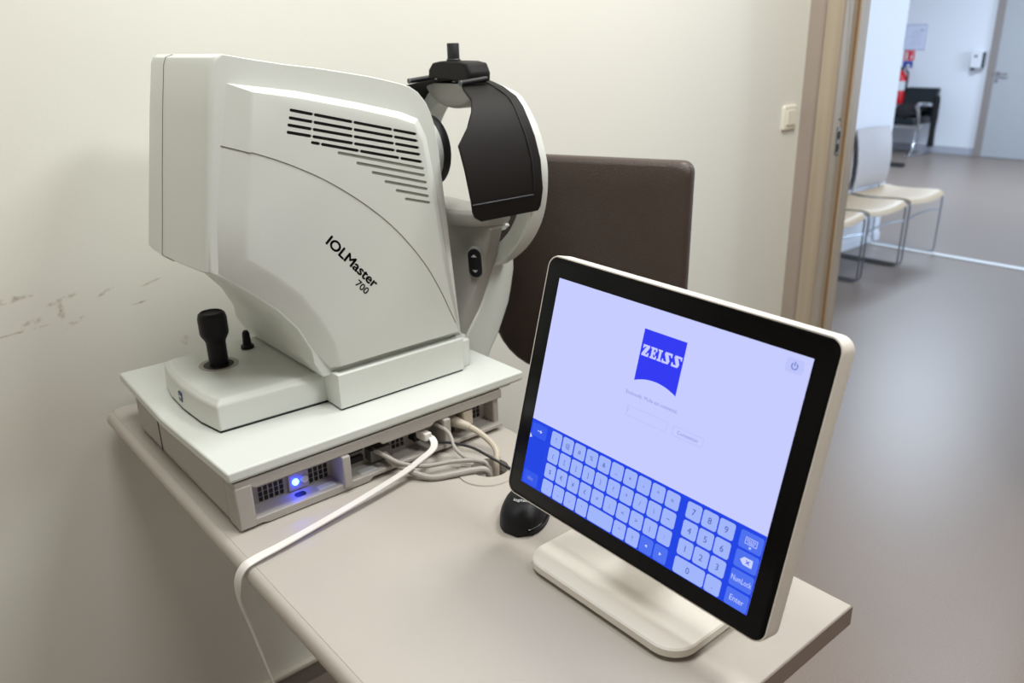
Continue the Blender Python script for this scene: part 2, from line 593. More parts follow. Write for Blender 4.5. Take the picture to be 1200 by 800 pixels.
# ------------------------------------------------------------ desk
T = 0.91
desk = thing('desk', 'pale grey laminate desk carrying the scanner and the touchscreen', 'desk', (0.602, 1.04, 0))
hole = circle(.752, .973, .034, 28)
outer = [(.333, .384), (.872, .384), (.872, 1.685), (.353, 1.685), (.339, 1.679), (.333, 1.665)]
bm = bmesh.new()
ring_all = []
for z in (T, T - .030):
    b2, rings = holed_plate(outer, [hole], lambda p: (p[0], p[1], z), None)
    me = bpy.data.meshes.new('tmp')
    b2.to_mesh(me)
    b2.free()
    bm.from_mesh(me)
    bpy.data.meshes.remove(me)
for ring in (outer, hole):
    a = poly(bm, [(x, y, T) for x, y in ring])
    b_ = poly(bm, [(x, y, T - .030) for x, y in ring])
    for i in range(len(ring)):
        j = (i + 1) % len(ring)
        bm.faces.new((a[i], a[j], b_[j], b_[i]))
top = obj('table_top', bm, M['laminate'], desk, bevel=.0015, seg=2)
# rounded (postformed) long edge on the operator side, edge band on the near end
prof = [(.333 - .013 * math.sin(a), T - .015 + .015 * math.cos(a)) for a in [math.pi * k / 10 for k in range(11)]]
obj('rounded_edge', L([[(x, .384, z) for x, z in prof], [(x, 1.667, z) for x, z in prof]]), M['laminate'], desk, label='rounded front edge of the desk top')
obj('edge_band', B(((.333, .3825, T - .0295), (.8735, .384, T - .001)), ((.872, .384, T - .0295), (.8735, 1.685, T - .001))), M['laminate_edge'], desk, bevel=.0006, label='brownish grey edge band')
gr = obj('cable_grommet', L([[(x, y, T + .0003) for x, y in circle(.742, .968, .0500, 36)], [(x, y, T + .0022) for x, y in circle(.742, .968, .0490, 36)], [(x, y, T + .0022) for x, y in circle(.752, .973, .0325, 36)], [(x, y, T - .02) for x, y in circle(.752, .973, .0320, 36)]], caps=False), M['laminate'], desk)
obj('column', B(((.54, 1.0, .06), (.66, 1.12, T - .03))), M['device_grey'], desk, bevel=.01)
obj('foot', B(((.56, .6, .0), (.64, 1.5, .06))), M['device_grey'], desk, bevel=.01)
obj('under_frame', B(((.42, .60, T - .065), (.80, .66, T - .03)), ((.42, 1.46, T - .065), (.80, 1.52, T - .03)), ((.56, .66, T - .065), (.64, 1.46, T - .03))), M['device_grey'], desk)

# ------------------------------------------------------------ eye scanner
dev = thing('eye_scanner', 'large white eye measuring scanner with joystick and black face shields on the desk', 'eye scanner', (.60, 1.31, T))
YC = 1.325
# connector base
base = obj('connector_base', B(((.352, 1.112, T + .004), (.862, 1.545, .993))), M['device_grey'], dev, bevel=.004)


def front(x0, x1, z0, z1, y0=1.072, y1=1.1125):
    return ((x0, y0, z0), (x1, y1, z1))


obj('front_rail', prism_xz([(.352, .993), (.352, .978), (.378, .980), (.384, .976), (.600, .976), (.606, .970), (.704, .970), (.712, .976), (.862, .976), (.862, .993)], 1.072, 1.1125), M['device_grey'], base, bevel=.002)
obj('front_lip', prism_xz([(.352, T + .004), (.388, T + .004), (.396, T + .0015), (.575, T + .002), (.583, T + .008), (.862, T + .008), (.862, .925), (.352, .925)], 1.072, 1.1125), M['device_grey'], base, bevel=.0015)
obj('corner_post', B(front(.351, .3785, T + .0035, .986, 1.0705)), M['device_grey'], base, bevel=.003)
obj('divider', B(front(.527, .541, .92, .976, 1.066)), M['device_grey'], base, bevel=.002)
obj('divider', B(front(.727, .741, .92, .976, 1.066)), M['device_grey'], base, bevel=.002)
obj('corner_post', B(front(.850, .862, T + .006, .985, 1.082)), M['device_grey'], base, bevel=.003)
obj('side_seam', B(((.3512, 1.416, T + .006), (.3522, 1.420, .992))), M['panel_dark'], base)
# recess floors and vent grids
hole_me = finish(B(((-.003, -.001, -.0035), (.003, 0, .0035))), 'vent_hole', M['panel_dark'], smooth=False)


def grid(x0, nx, z0, nz, px=.0088, pz=.0088):
    for i in range(nx):
        for k in range(nz):
            h = obj('vent_hole', hole_me, None, base)
            h.location = Vector((x0 + i * px, 1.1118, z0 + k * pz)) - dev.matrix_basis.translation


grid(.4035, 5, .9310, 3)
grid(.4900, 4, .9310, 3)
grid(.800, 5, .936, 4)
grid(.648, 3, .936, 3)
pl = obj('power_panel', B(((.449, 1.106, .927), (.484, 1.113, .957))), M['device_grey'], base, bevel=.001)
obj('power_light', lathe([(.0055, 0), (.0055, -.002), (.003, -.004)], (.4605, 1.106, .942), 'y', 16), M['led'], base, label='glowing blue power light')
obj('power_button', lathe([(.006, 0), (.006, -.003)], (.476, 1.106, .942), 'y', 16), M['white_plastic'], base)
lp = rrect(.455, 1.083, .485, 1.100, .003)
obj('power_label', prism_xy(rrect(.452, 1.086, .470, 1.100, .005), .925, .9255), M['ink'], base)
obj('symbol_label', prism_xy(rrect(.490, 1.082, .520, 1.096, .001), .925, .9254), M['white_ink'], base)
obj('symbol_label', prism_xy(rrect(.566, 1.080, .596, 1.096, .001), .925, .9254), M['white_ink'], base)
obj('usb_port', B(((.556, 1.104, .955), (.584, 1.113, .964))), M['panel_dark'], base)
obj('usb_port', B(((.556, 1.104, .936), (.584, 1.113, .946))), M['panel_dark'], base)
obj('network_port', B(((.592, 1.092, .932), (.632, 1.113, .954))), M['port'], base, bevel=.001)
obj('network_port', B(((.680, 1.092, .940), (.702, 1.113, .964))), M['panel_dark'], base, bevel=.001)
obj('video_port', B(((.592, 1.100, .960), (.632, 1.113, .971))), M['panel_dark'], base, bevel=.001)
obj('power_plug', B(((.776, 1.076, .942), (.798, 1.113, .972))), M['cable_beige'], base, bevel=.003)
obj('power_inlet', B(((.742, 1.100, .928), (.773, 1.113, .973))), M['panel_dark'], base, bevel=.001)

# base plate and the two lower covers
obj('base_plate', L([[(.352, 1.076, .995), (.905, 1.076, .995), (.905, 1.585, .995), (.350, 1.585, .995), (.342, 1.33, .995)],
                     [(.344, 1.068, 1.000), (.912, 1.068, 1.000), (.912, 1.592, 1.000), (.343, 1.592, 1.000), (.335, 1.33, 1.000)],
                     [(.344, 1.068, 1.016), (.912, 1.068, 1.016), (.912, 1.592, 1.016), (.343, 1.592, 1.016), (.335, 1.33, 1.016)]]), M['device'], dev, bevel=.003, seg=2)
obj('shadow_gap', B(((.36, 1.08, .991), (.89, 1.57, .996))), M['device_grey'], dev)


def foot_outline(g):
    return [(.388 + g, 1.203 + g), (.60, 1.192 + g), (.60, 1.470 - g), (.388 + g, 1.457 - g), (.378 + g, 1.40), (.375 + g, 1.33), (.378 + g, 1.26)]


jb = obj('joystick_base', L([[(x, y, 1.0195) for x, y in foot_outline(0)], [(x, y, 1.062) for x, y in foot_outline(.002)], [(x, y, 1.071) for x, y in foot_outline(.011)]]), M['device'], dev, bevel=.003, seg=3, angle=25)
obj('gap_line', prism_xy(foot_outline(.002), 1.0155, 1.020), M['panel_dark'], dev)
obj('joystick_well', lathe([(.033, 1.0708), (.034, 1.0715), (.031, 1.0716), (.0305, 1.0712)], (.456, 1.362, 0), 'z', 32), M['device_grey'], jb)
obj('joystick_boot', lathe([(.0302, 1.0711), (.018, 1.0714), (.001, 1.0716)], (.456, 1.362, 0), 'z', 32), M['panel_dark'], jb)
bd = obj('badge', B(((.3745, 1.330, 1.033), (.377, 1.344, 1.050))), M['navy'], dev, label='small navy maker badge on the joystick base')
obj('badge_lettering', B(((.3742, 1.332, 1.0405), (.3746, 1.342, 1.0435))), M['white_ink'], bd)

js = obj('joystick', lathe([(.0165, 1.071), (.0165, 1.110), (.0175, 1.116), (.0235, 1.127), (.0245, 1.131), (.0245, 1.158), (.0225, 1.165), (.019, 1.168), (.0175, 1.1655), (.001, 1.1645)], (.457, 1.362, 0), 'z', 36), M['black'], dev, angle=28, label='black joystick with a round dished cap')
kn = obj('lock_knob', L([[(x, y, 1.0712) for x, y in circle(.528, 1.405, .0125, 18)], [(x, y, 1.077) for x, y in circle(.528, 1.405, .0115, 18)], [(x, y, 1.0785) for x, y in circle(.528, 1.405, .008, 18)], [(x, y, 1.101) for x, y in circle(.528, 1.405, .0065, 18)], [(x, y, 1.105) for x, y in circle(.528, 1.405, .004, 18)]]), M['black'], dev)


def cov(g, z):
    return [(.574 + g, 1.145 + g, z), (.834 - g, 1.145 + g, z), (.834 - g, 1.505 - g, z), (.574 + g, 1.505 - g, z)]


rc = obj('lower_cover', L([cov(0, 1.0195), cov(0, 1.0805), cov(.010, 1.0805), cov(.0105, 1.0785)]), M['device'], dev, bevel=.0025, seg=2)
obj('gap_line', B(((.577, 1.148, 1.0155), (.831, 1.502, 1.02))), M['panel_dark'], dev)
obj('support_block', B(((.862, 1.205, 1.0155), (.885, 1.30, 1.060))), M['device'], dev, bevel=.002)
obj('support_block', B(((.842, 1.16, 1.0155), (.860, 1.48, 1.070))), M['device'], dev, bevel=.003)

# head housing: side outline (x, z), lofted across y
HP = [(.3935, 1.287), (.4035, 1.345), (.417, 1.425), (.432, 1.510), (.4445, 1.574), (.449, 1.584), (.459, 1.588),
      (.505, 1.580), (.550, 1.572), (.600, 1.565), (.646, 1.557), (.690, 1.549), (.721, 1.542), (.752, 1.534), (.770, 1.528), (.784, 1.519), (.798, 1.503), (.807, 1.485), (.813, 1.466),
      (.820, 1.416), (.826, 1.341), (.834, 1.245), (.841, 1.160), (.848, 1.078), (.700, 1.075), (.560, 1.075),
      (.5465, 1.103), (.545, 1.124), (.524, 1.169), (.494, 1.207), (.464, 1.236), (.428, 1.264), (.410, 1.278), (.400, 1.284)]


def head_slice(y, dx, k=1.0):
    out = []
    cx, cz = .62, 1.30
    for i, (x, z) in enumerate(HP):
        yy = y
        if y > 1.33:
            yy = y - (y - 1.33) * .16 * max(0, (z - 1.08) / .5)
        if i <= 6 or i >= 31:
            w = 1.0 if i <= 5 else .5
            x = x + dx * w
        x2, z2 = cx + (x - cx) * k, cz + (z - cz) * k
        out.append((x2, yy, z2))
    return out


slices = [(1.170, .010, 1), (1.1725, .005, 1), (1.178, .001, 1), (1.19, -.001, 1), (1.24, -.005, 1), (1.29, -.007, 1), (1.34, -.008, 1), (1.39, -.006, 1), (1.43, -.001, 1), (1.46, .008, 1), (1.48, .02, .995), (1.493, .036, .985), (1.50, .055, .97)]
head = obj('head_housing', L([head_slice(*s) for s in slices]), M['device'], dev, bevel=.004, seg=3, angle=40)
seam_pts = [(x - .0078, 1.333, z) for x, z in HP[0:6]]
obj('cover_seam', tube([(.402, 1.333, 1.274)] + [(p[0] - .0002, p[1], p[2]) for p in seam_pts] + [(.452, 1.333, 1.5875)], .0007, 6), M['seam'], head)

# raised side panel with real slots
PO = [(0.4628, 1.5498), (0.5654, 1.5338), (0.6711, 1.5099), (0.7486, 1.4902), (0.7811, 1.4769), (0.7961, 1.4464), (0.8155, 1.3291), (0.8315, 1.2021), (0.8470, 1.0791), (0.5724, 1.0880), (0.5470, 1.1245), (0.5256, 1.1686), (0.4956, 1.2073), (0.4476, 1.2511), (0.4104, 1.2826), (0.4207, 1.3661), (0.4436, 1.4666)]
PI = [(0.4922, 1.5362), (0.5611, 1.5239), (0.6586, 1.5014), (0.7270, 1.4834), (0.7605, 1.4715), (0.7755, 1.4430), (0.7905, 1.3355), (0.8065, 1.2111), (0.8271, 1.0949), (0.5860, 1.0932), (0.5781, 1.1364), (0.5572, 1.1829), (0.5272, 1.2296), (0.4872, 1.2708), (0.4499, 1.3031), (0.4607, 1.3689), (0.4774, 1.4587)]
SL = [((0.5470, 1.5080), (0.7609, 1.4551)), ((0.5443, 1.4973), (0.7625, 1.4440)), ((0.5409, 1.4873), (0.7642, 1.4328)), ((0.5383, 1.4772), (0.7659, 1.4216)), ((0.5753, 1.4590), (0.7684, 1.4094)), ((0.6178, 1.4395), (0.7710, 1.3979)), ((0.6488, 1.4205), (0.7724, 1.3864)), ((0.6750, 1.4028), (0.7748, 1.3744)), ((0.6974, 1.3856), (0.7762, 1.3632)), ((0.7171, 1.3686), (0.7779, 1.3509)), ((0.7341, 1.3522), (0.7796, 1.3395))]


def slot_outline(a, b, h):
    a, b = Vector((a[0], a[1])), Vector((b[0], b[1]))
    d = (b - a).normalized()
    n = Vector((-d.y, d.x))
    out = []
    for c, s in ((b, -1), (a, 1)):
        for k in range(5):
            an = -math.pi / 2 + math.pi * k / 4
            e = d * math.cos(an) * (1 if s < 0 else -1) + n * math.sin(an) * (1 if s < 0 else -1)
            out.append(tuple(c + e * h))
    return out


HS = .0023
slots = []
for i, (a, b) in enumerate(SL):
    a, b = Vector(a), Vector(b)
    cuts = [0, 1] if i > 4 else ([0, .165, .47, .80, 1] if i < 4 else [0, .07, .41, .79, 1])
    ln = (b - a).length
    segs = []
    for c0, c1 in zip(cuts[:-1], cuts[1:]):
        p = a.lerp(b, c0) + (b - a) / ln * (.0028 if c0 > 0 else 0)
        q = a.lerp(b, c1) - (b - a) / ln * (.0028 if c1 < 1 else 0)
        segs.append((p, q))
    for p, q in segs:
        slots.append((i, slot_outline(p, q, HS)))
_c = Vector((.64, 1.31))


def shrink(p, d):
    v = _c - Vector(p)
    return tuple(Vector(p) + v.normalized() * d)


PIs = [shrink(p, .004) for p in PI]
bm, rings = holed_plate(PIs, [s for _, s in slots], lambda p: (p[0], 1.150, p[1]), None)
rim = rings[0]
n = len(PI)
prev = rim
for f_, y_ in ((0, 1.1507), (.14, 1.1528), (.9, 1.1685), (1, 1.1715)):
    nxt = poly(bm, [(a[0] + (b[0] - a[0]) * f_, y_, a[1] + (b[1] - a[1]) * f_) for a, b in zip(PI, PO)])
    for i in range(n):
        bm.faces.new((prev[i], prev[(i + 1) % n], nxt[(i + 1) % n], nxt[i]))
    prev = nxt
for v in rings[1:]:
    w = poly(bm, [(p.co.x, 1.1535, p.co.z) for p in v])
    for i in range(len(v)):
        j = (i + 1) % len(v)
        bm.faces.new((v[i], v[j], w[j], w[i]))
panel = obj('side_panel', bm, M['device'], dev, angle=30)
for i, s in slots:
    b2 = bmesh.new()
    d_ = .0005 if i < 5 else .0022
    b2.faces.new(poly(b2, [(x, 1.1535 - (0 if i < 5 else .0016), z) for x, z in s]))
    add = obj('vent_slot', b2, M['panel_dark'] if i < 5 else M['slot_grey'], panel, smooth=False)
obj('panel_seam', tube([(.4430, 1.1705, 1.4655)] + spline([(0.4760, 1.1498, 1.4540), (0.4854, 1.1498, 1.4519), (0.5357, 1.1498, 1.4305), (0.5954, 1.1498, 1.3978), (0.6590, 1.1498, 1.3516), (0.7114, 1.1498, 1.3025), (0.7585, 1.1498, 1.2423), (0.7907, 1.1498, 1.1847), (0.8223, 1.1498, 1.1127)], 6), .0007, 6), M['seam'], panel)
ang = math.atan2(1.2164 - 1.3055, .6554 - .5783)
dxv = (math.cos(ang), 0, math.sin(ang))
dyv = (-math.sin(ang), 0, math.cos(ang))
obj('lettering', text_bm('IOLMaster', .0225, (.5783, 1.150, 1.3055), dxv, dyv, width=.1215, bold=.032, extrude=.0002), M['ink'], panel, smooth=False, label='black lettering on the side panel')
obj('lettering', text_bm('700', .0160, (.6235, 1.150, 1.2275), dxv, dyv, width=.0285, bold=.022, extrude=.0002), M['ink'], panel, smooth=False)

# optics barrel with its black ring, facing the patient
LY, LZ_ = 1.312, 1.402
ob = obj('optics_barrel', lathe([(.082, .79), (.080, .830), (.070, .850), (.064, .888)], (0, LY, LZ_), 'x', 40), M['device'], dev)
obj('lens_ring', lathe([(.0645, .884), (.067, .889), (.0665, .900), (.050, .901), (.048, .893)], (0, LY, LZ_), 'x', 40), M['black_soft'], ob)
obj('lens', lathe([(.048, .890), (.048, .894), (.03, .898), (.001, .900)], (0, LY, LZ_), 'x', 40), M['lens'], ob)

# head support: pillar, bib, chin rest, arch, shields
PL = [(0.905, 1.0385, .99), (0.922, 1.0379, .99), (.9621, 1.0960, 1), (0.9816, 1.1370, 1), (.9934, 1.1526, 1)]
pil_l = [(.896, .960), (.922, 1.038), (.942, 1.067), (.962, 1.096), (.982, 1.137), (.990, 1.165), (.990, 1.20)]
pil_r = [(.968, .960), (.982, .990), (1.004, 1.022), (1.020, 1.055), (1.034, 1.085), (1.041, 1.112), (1.049, 1.150), (1.049, 1.20)]
obj('support_pillar', prism_xz(pil_l[:1] + pil_r + list(reversed(pil_l[1:])), 1.25, 1.37), M['device'], dev, bevel=.004, seg=2)
obj('pillar_bracket', B(((.85, 1.26, .930), (.975, 1.36, .990))), M['device_grey'], dev, bevel=.004)

bibp = [(.957, .105, 1.262), (.954, .088, 1.20), (.946, .066, 1.14), (.930, .058, 1.09), (.905, .055, 1.030)]
bm = L([[(x, 1.31 - w, z), (x - .012, 1.31 - w * .8, z), (x - .014, 1.31, z), (x - .012, 1.31 + w * .8, z), (x, 1.31 + w, z), (x + .03, 1.31 + w, z), (x + .03, 1.31 - w, z)] for x, w, z in bibp])
bib = obj('front_bib', bm, M['bib'], dev, bevel=.003, angle=50, label='grey tapering shield below the chin rest')
# height rocker with two arrows on the near half of the bib
P0 = Vector((.9405, 1.238, 1.187))
nrm = Vector((-.86, -.50, -.12)).normalized()
uy = Vector((0, 0, 1))
uy = (uy - nrm * uy.dot(nrm)).normalized()
ux = uy.cross(nrm)


def bibloop(r, off, hw, hh):
    return [P0 + ux * x + uy * y + nrm * off for x, y in rrect(-hw, -hh, hw, hh, r, 8)]


obj('rocker_bezel', L([bibloop(.0165, -.012, .0165, .0325), bibloop(.0165, .001, .0165, .0325), bibloop(.0150, .002, .0150, .0310)]), M['bib'], bib)
rk = obj('height_rocker', L([bibloop(.0140, .000, .0140, .0300), bibloop(.0135, .0045, .0135, .0295), bibloop(.0120, .0055, .0120, .0280)]), M['black'], dev, label='black oval up and down rocker')
for s in (1, -1):
    b2 = bmesh.new()
    b2.faces.new(poly(b2, [P0 + ux * x + uy * (s * (.0135 + y)) + nrm * .0059 for x, y in ((-.006, 0), (.006, 0), (0, .0055))]))
    obj('arrow', b2, M['white_ink'], rk, smooth=False)

cr = []
for z, g in ((1.262, .004), (1.272, 0), (1.286, .002), (1.292, .010)):
    lp = []
    for k in range(13):
        a = math.pi * k / 12
        lp.append((.985 - (.085 - g) * math.sin(a) ** .8, 1.31 - (.112 - g) * math.cos(a), z))
    lp += [(1.0 - g, 1.31 + .112 - g, z), (1.0 - g, 1.31 - .112 + g, z)]
    cr.append(lp)
obj('chin_rest', L(cr), M['bib'], dev, bevel=.002, label='pale grey chin rest tray')
obj('chin_shelf', prism_yz([(1.205, 1.256), (1.215, 1.262), (1.405, 1.262), (1.415, 1.256), (1.40, 1.245), (1.22, 1.245)], .955, 1.005), M['device'], dev, bevel=.003)

# arch behind the shields
an = [(1.31, 1.524), (1.262, 1.520), (1.22, 1.511), (1.183, 1.496), (1.143, 1.450), (1.121, 1.400), (1.115, 1.360), (1.120, 1.310), (1.135, 1.268), (1.163, 1.228), (1.200, 1.195), (1.243, 1.168)]
ring = spline([(0, y, z) for y, z in an], 4)
full = [Vector((0, p.y, p.z)) for p in reversed(ring)] + [Vector((0, 2.62 - p.y, p.z)) for p in ring[1:]]
cen = Vector((0, 1.31, 1.36))
lps = []
for i, p in enumerate(full):
    t_ = (full[min(i + 1, len(full) - 1)] - full[max(i - 1, 0)]).normalized()
    nn = Vector((0, -t_.z, t_.y))
    if nn.dot(cen - p) < 0:
        nn = -nn
    q = p + nn * .034
    lps.append([(.985, p.y, p.z), (1.024, p.y, p.z), (1.024, q.y, q.z), (.985, q.y, q.z)])
obj('support_arch', L(lps), M['device'], dev, bevel=.003, seg=2, label='white arch round the face shields')

# black face shields: near one and its mirror
HL = [(0.9500, 1.3100, 1.5320), (0.9420, 1.2620, 1.5270), (0.9241, 1.2366, 1.5221), (0.9108, 1.2130, 1.5161), (0.8999, 1.1774, 1.5006), (0.8855, 1.1587, 1.4831), (0.8597, 1.1387, 1.4585), (0.8290, 1.1238, 1.4327), (0.8290, 1.1085, 1.3918), (0.8346, 1.1021, 1.3400), (0.8390, 1.1045, 1.3185), (0.8440, 1.1058, 1.3085), (0.858, 1.1070, 1.3005)]
HR = [(1.0049, 1.3100, 1.5320), (1.0049, 1.2620, 1.5275), (1.003, 1.2366, 1.5221), (1.002, 1.2130, 1.5161), (1.0035, 1.1774, 1.5000), (1.0032, 1.1587, 1.4831), (1.0000, 1.1387, 1.4585), (1.0000, 1.1238, 1.4327), (0.9996, 1.1085, 1.3918), (0.9986, 1.1021, 1.3400), (0.9970, 1.1045, 1.3185), (.9955, 1.1058, 1.3085), (.990, 1.1070, 1.3005)]


def shield(sgn):
    def mp(p):
        return (p[0], p[1] if sgn > 0 else 2.62 - p[1], p[2])
    lps = []
    for i, (a, b) in enumerate(zip(HL, HR)):
        i0, i1 = max(i - 1, 0), min(i + 1, len(HL) - 1)
        ty, tz = HL[i1][1] - HL[i0][1], HL[i1][2] - HL[i0][2]
        ln = math.hypot(ty, tz)
        ny, nz = -tz / ln, ty / ln
        if ny * (1.31 - a[1]) + nz * (1.36 - a[2]) < 0:
            ny, nz = -ny, -nz
        th = .005
        lps.append([mp(a), mp(b), mp((b[0], b[1] + ny * th, b[2] + nz * th)), mp((a[0], a[1] + ny * th, a[2] + nz * th))])
    o = obj('face_shield', L(lps), M['visor'], dev, bevel=.0012, seg=2, angle=40, label='black curved face shield, ' + ('near side' if sgn > 0 else 'far side'))
    edge = [Vector(mp((b[0] - .022, b[1] - .0006, b[2] + .0003))) for b in HR[:10]]
    obj('edge_groove', tube(spline(edge, 4), .0012, 6), M['panel_dark'], o)
    fold = [Vector(mp(p)) for p in ((.836, 1.1014, 1.3330), (.90, 1.1014, 1.3330), (.974, 1.1014, 1.3330))]
    obj('fold_glint', tube(fold, .0010, 6), M['dark_grey'], o)  # lighter grey tube paints in the gloss highlight along the fold
    rod = obj('hinge_rod', tube([mp(p) for p in ((.914, 1.2270, 1.5250), (.974, 1.2270, 1.5300))], .0048, 12), M['black_soft'], dev)
    obj('rod_cap', tube([mp(p) for p in ((.9132, 1.2270, 1.5249), (.9155, 1.2270, 1.5251))], .0052, 12), M['dark_grey'], rod)
    return o


shield(1)
shield(-1)
capp = [(1.368, 1.530), (1.366, 1.545), (1.352, 1.5575), (1.325, 1.5610), (1.270, 1.5605), (1.244, 1.5570), (1.234, 1.5400), (1.236, 1.525)]
obj('brow_cap', L([[(x0, 1.31 + (y - 1.31) * k, z) for y, z in capp] for x0, k in ((.940, .93), (.946, 1.0), (.980, 1.0), (.992, .97))]), M['visor'], dev, bevel=.003, seg=2)
obj('top_knob', lathe([(.0135, 1.560), (.0135, 1.563), (.0115, 1.565), (.0115, 1.591), (.0105, 1.5925)], (.964, 1.312, 0), 'z', 24), M['black_soft'], dev)
fh = []
for k in range(9):
    a = math.pi * k / 8
    w = .094 * math.sin(a) ** .7 + .001
    z = 1.472 + (1.535 - 1.472) * (1 - math.cos(a)) / 2
    fh.append([(.965 - .016 * math.cos(b_) if math.cos(b_) > 0 else .965 - .005 * math.cos(b_), 1.315 + w * math.sin(b_), z) for b_ in [2 * math.pi * j / 24 for j in range(24)]])
# forehead rest: a pad with a curved lower rim
fo = []
for x, k in ((1.000, 1.0), (.966, 1.0), (.958, .94), (.956, .86)):
    lp = []
    for j in range(17):
        u = -1 + 2 * j / 16
        lp.append((x, 1.315 + .088 * k * u, 1.510 - .036 * k * (1 - u * u) ** .8))
    lp += [(x, 1.315 + .086 * k, 1.520), (x, 1.315 - .086 * k, 1.520)]
    fo.append(lp)
fr_ = obj('forehead_rest', L(fo), M['bib'], dev, angle=50, label='grey forehead rest under the brow cap')
obj('rest_seam', tube(spline([(.9567, 1.315 + .072 * u, 1.512 - .016 * (1 - u * u)) for u in (-.95, -.5, 0, .5, .95)], 5), .0008, 6), M['seam'], fr_)
obj('screw', lathe([(.004, -.002), (.004, .002)], (.956, 1.250, 1.507), 'x', 12), M['black_soft'], dev)

# ------------------------------------------------------------ touchscreen
mon = thing('touchscreen_monitor', 'white framed touchscreen on a flat stand showing a login page and keyboard', 'monitor', (.74, .593, T))
W_ = Vector((.011, -1, -.028)).normalized()
D_ = Vector((-.236, .025, -.972))
D_ = (D_ - W_ * D_.dot(W_)).normalized()
N_ = W_.cross(-D_)
CEN = Vector((.688, .582, 1.15))


def sc(u, v, off=0.0):
    """screen coordinates in mm from the top left corner, off metres in front of the glass"""
    return CEN + W_ * (u / 1000 - .188) + D_ * (v / 1000 - .1505) + N_ * off


def sl(u0, v0, u1, v1, r, off, n=6):
    return [sc(x, y, off) for x, y in rrect(u0, v0, u1, v1, r, n)]


G = (-22.5, -21.8, 399.0, 319.5)
obj('glass', L([sl(G[0], G[1], G[2], G[3], 15, -.004, 8), sl(G[0], G[1], G[2], G[3], 15, -.0006, 8), sl(G[0] + .8, G[1] + .8, G[2] - .8, G[3] - .8, 14.5, 0, 8)]), M['gloss_black'], mon, label='glossy black bezel glass')
obj('housing', L([sl(G[0] - 1.6, G[1] - 1.6, G[2] + 1.6, G[3] + 1.6, 16.5, -.0008, 8), sl(G[0] - 2.2, G[1] - 2.2, G[2] + 2.2, G[3] + 2.2, 17, -.003, 8), sl(G[0] - 2.2, G[1] - 2.2, G[2] + 2.2, G[3] + 2.2, 17, -.026, 8),
                     sl(G[0] + 0, G[1] + 0, G[2] - 0, G[3] - 0, 15, -.029, 8), sl(G[0] + 40, G[1] + 40, G[2] - 40, G[3] - 40, 12, -.042, 8)]), M['monitor'], mon, angle=40, label='white housing round the screen')
SU0, SV0, SU1, SV1 = 2.2, 4.0, 374.0, 297.2


def flat(u0, v0, u1, v1, r, off, n=3):
    b2 = bmesh.new()
    if r <= 0:
        pts = [sc(u0, v0, off), sc(u1, v0, off), sc(u1, v1, off), sc(u0, v1, off)]
    else:
        pts = sl(u0, v0, u1, v1, r, off, n)
    b2.faces.new(poly(b2, pts))
    return b2


def mflat(pts, off):
    b2 = bmesh.new()
    b2.faces.new(poly(b2, [sc(u, v, off) for u, v in pts]))
    return b2


scr = obj('screen', flat(SU0, SV0, SU1, SV1, 0, .0002), M['scr'], mon, smooth=False, label='lit pale blue screen')
s1, s2, s3 = .0004, .0006, .0008
obj('keyboard_band', flat(SU0, 202.6, SU1, SV1, 0, s1), M['scr_blue'], scr, smooth=False)


def stext(s, u, v, size, m, align='CENTER', width=None, name='lettering', bold=0.0, off=s3):
    obj(name, text_bm(s, size / 1000, sc(u, v, 0), W_, -D_, align=align, width=None if width is None else width / 1000, bold=bold, extrude=off), m, scr, smooth=False)


PX, PZ = 21.95, 23.15
K0u, K0v, KW, KH = 43.0, 206.0, 19.8, 20.4
rows = ['!@#%&_+-*=', '([{]}?^/\\~', '$€¥£=;<>|:', None]
for r_ in range(4):
    for c in range(10):
        if r_ == 3 and c in (4, 5):
            continue
        u, v = K0u + c * PX, K0v + r_ * PZ
        dark = r_ == 3 and c >= 8
        obj('key', flat(u, v, u + KW, v + KH, 3, s2), M['scr_darkkey'] if dark else M['scr_key'], scr, smooth=False)
        ch = rows[r_][c] if r_ < 3 else {0: '.', 1: ',', 2: '-', 3: "'", 6: '"', 7: '!'}.get(c)
        if ch:
            stext(ch, u + KW / 2, v + KH / 2 + 3, 8.5, M['scr_ink'], name='key_symbol')
        if dark:
            s = -1 if c == 8 else 1
            mu, mv = u + KW / 2, v + KH / 2
            obj('key_symbol', mflat([(mu - 1.6 * s, mv - 2.2), (mu + 2 * s, mv), (mu - 1.6 * s, mv + 2.2)], s3), M['scr_light'], scr, smooth=False)
obj('key', flat(K0u + 4 * PX, K0v + 3 * PZ, K0u + 5 * PX + KW, K0v + 3 * PZ + KH, 3, s2), M['scr_key'], scr, smooth=False)
for r_ in range(3):
    for c in range(3):
        u, v = 271.2 + c * 22.4, 206.5 + r_ * PZ
        obj('key', flat(u, v, u + 20.6, v + KH, 3, s2), M['scr_key'], scr, smooth=False)
        stext(['789', '456', '123'][r_][c], u + 10.3, v + KH / 2 + 4, 11, M['scr_ink'], name='key_symbol')
u, v = 271.2, 206.5 + 3 * PZ
obj('key', flat(u, v, u + 43, v + KH, 3, s2), M['scr_key'], scr, smooth=False)
stext('0', u + 20, v + KH / 2 + 4, 11, M['scr_ink'], name='key_symbol')
obj('key', flat(u + 44.8, v, u + 65.4, v + KH, 3, s2), M['scr_key'], scr, smooth=False)
stext('.', u + 55, v + KH / 2 + 4, 11, M['scr_ink'], name='key_symbol')
for r_ in range(4):
    v = 207.0 + r_ * PZ
    obj('side_key', flat(343.8, v, 372.6, v + KH, 2.5, s2), M['scr_darkkey'], scr, smooth=False)
stext('NumLock', 358.2, 207 + 2 * PZ + 13.5, 9.6, M['scr_light'], width=25.5)
stext('Enter', 358.2, 207 + 3 * PZ + 13.5, 9.6, M['scr_light'], width=18)
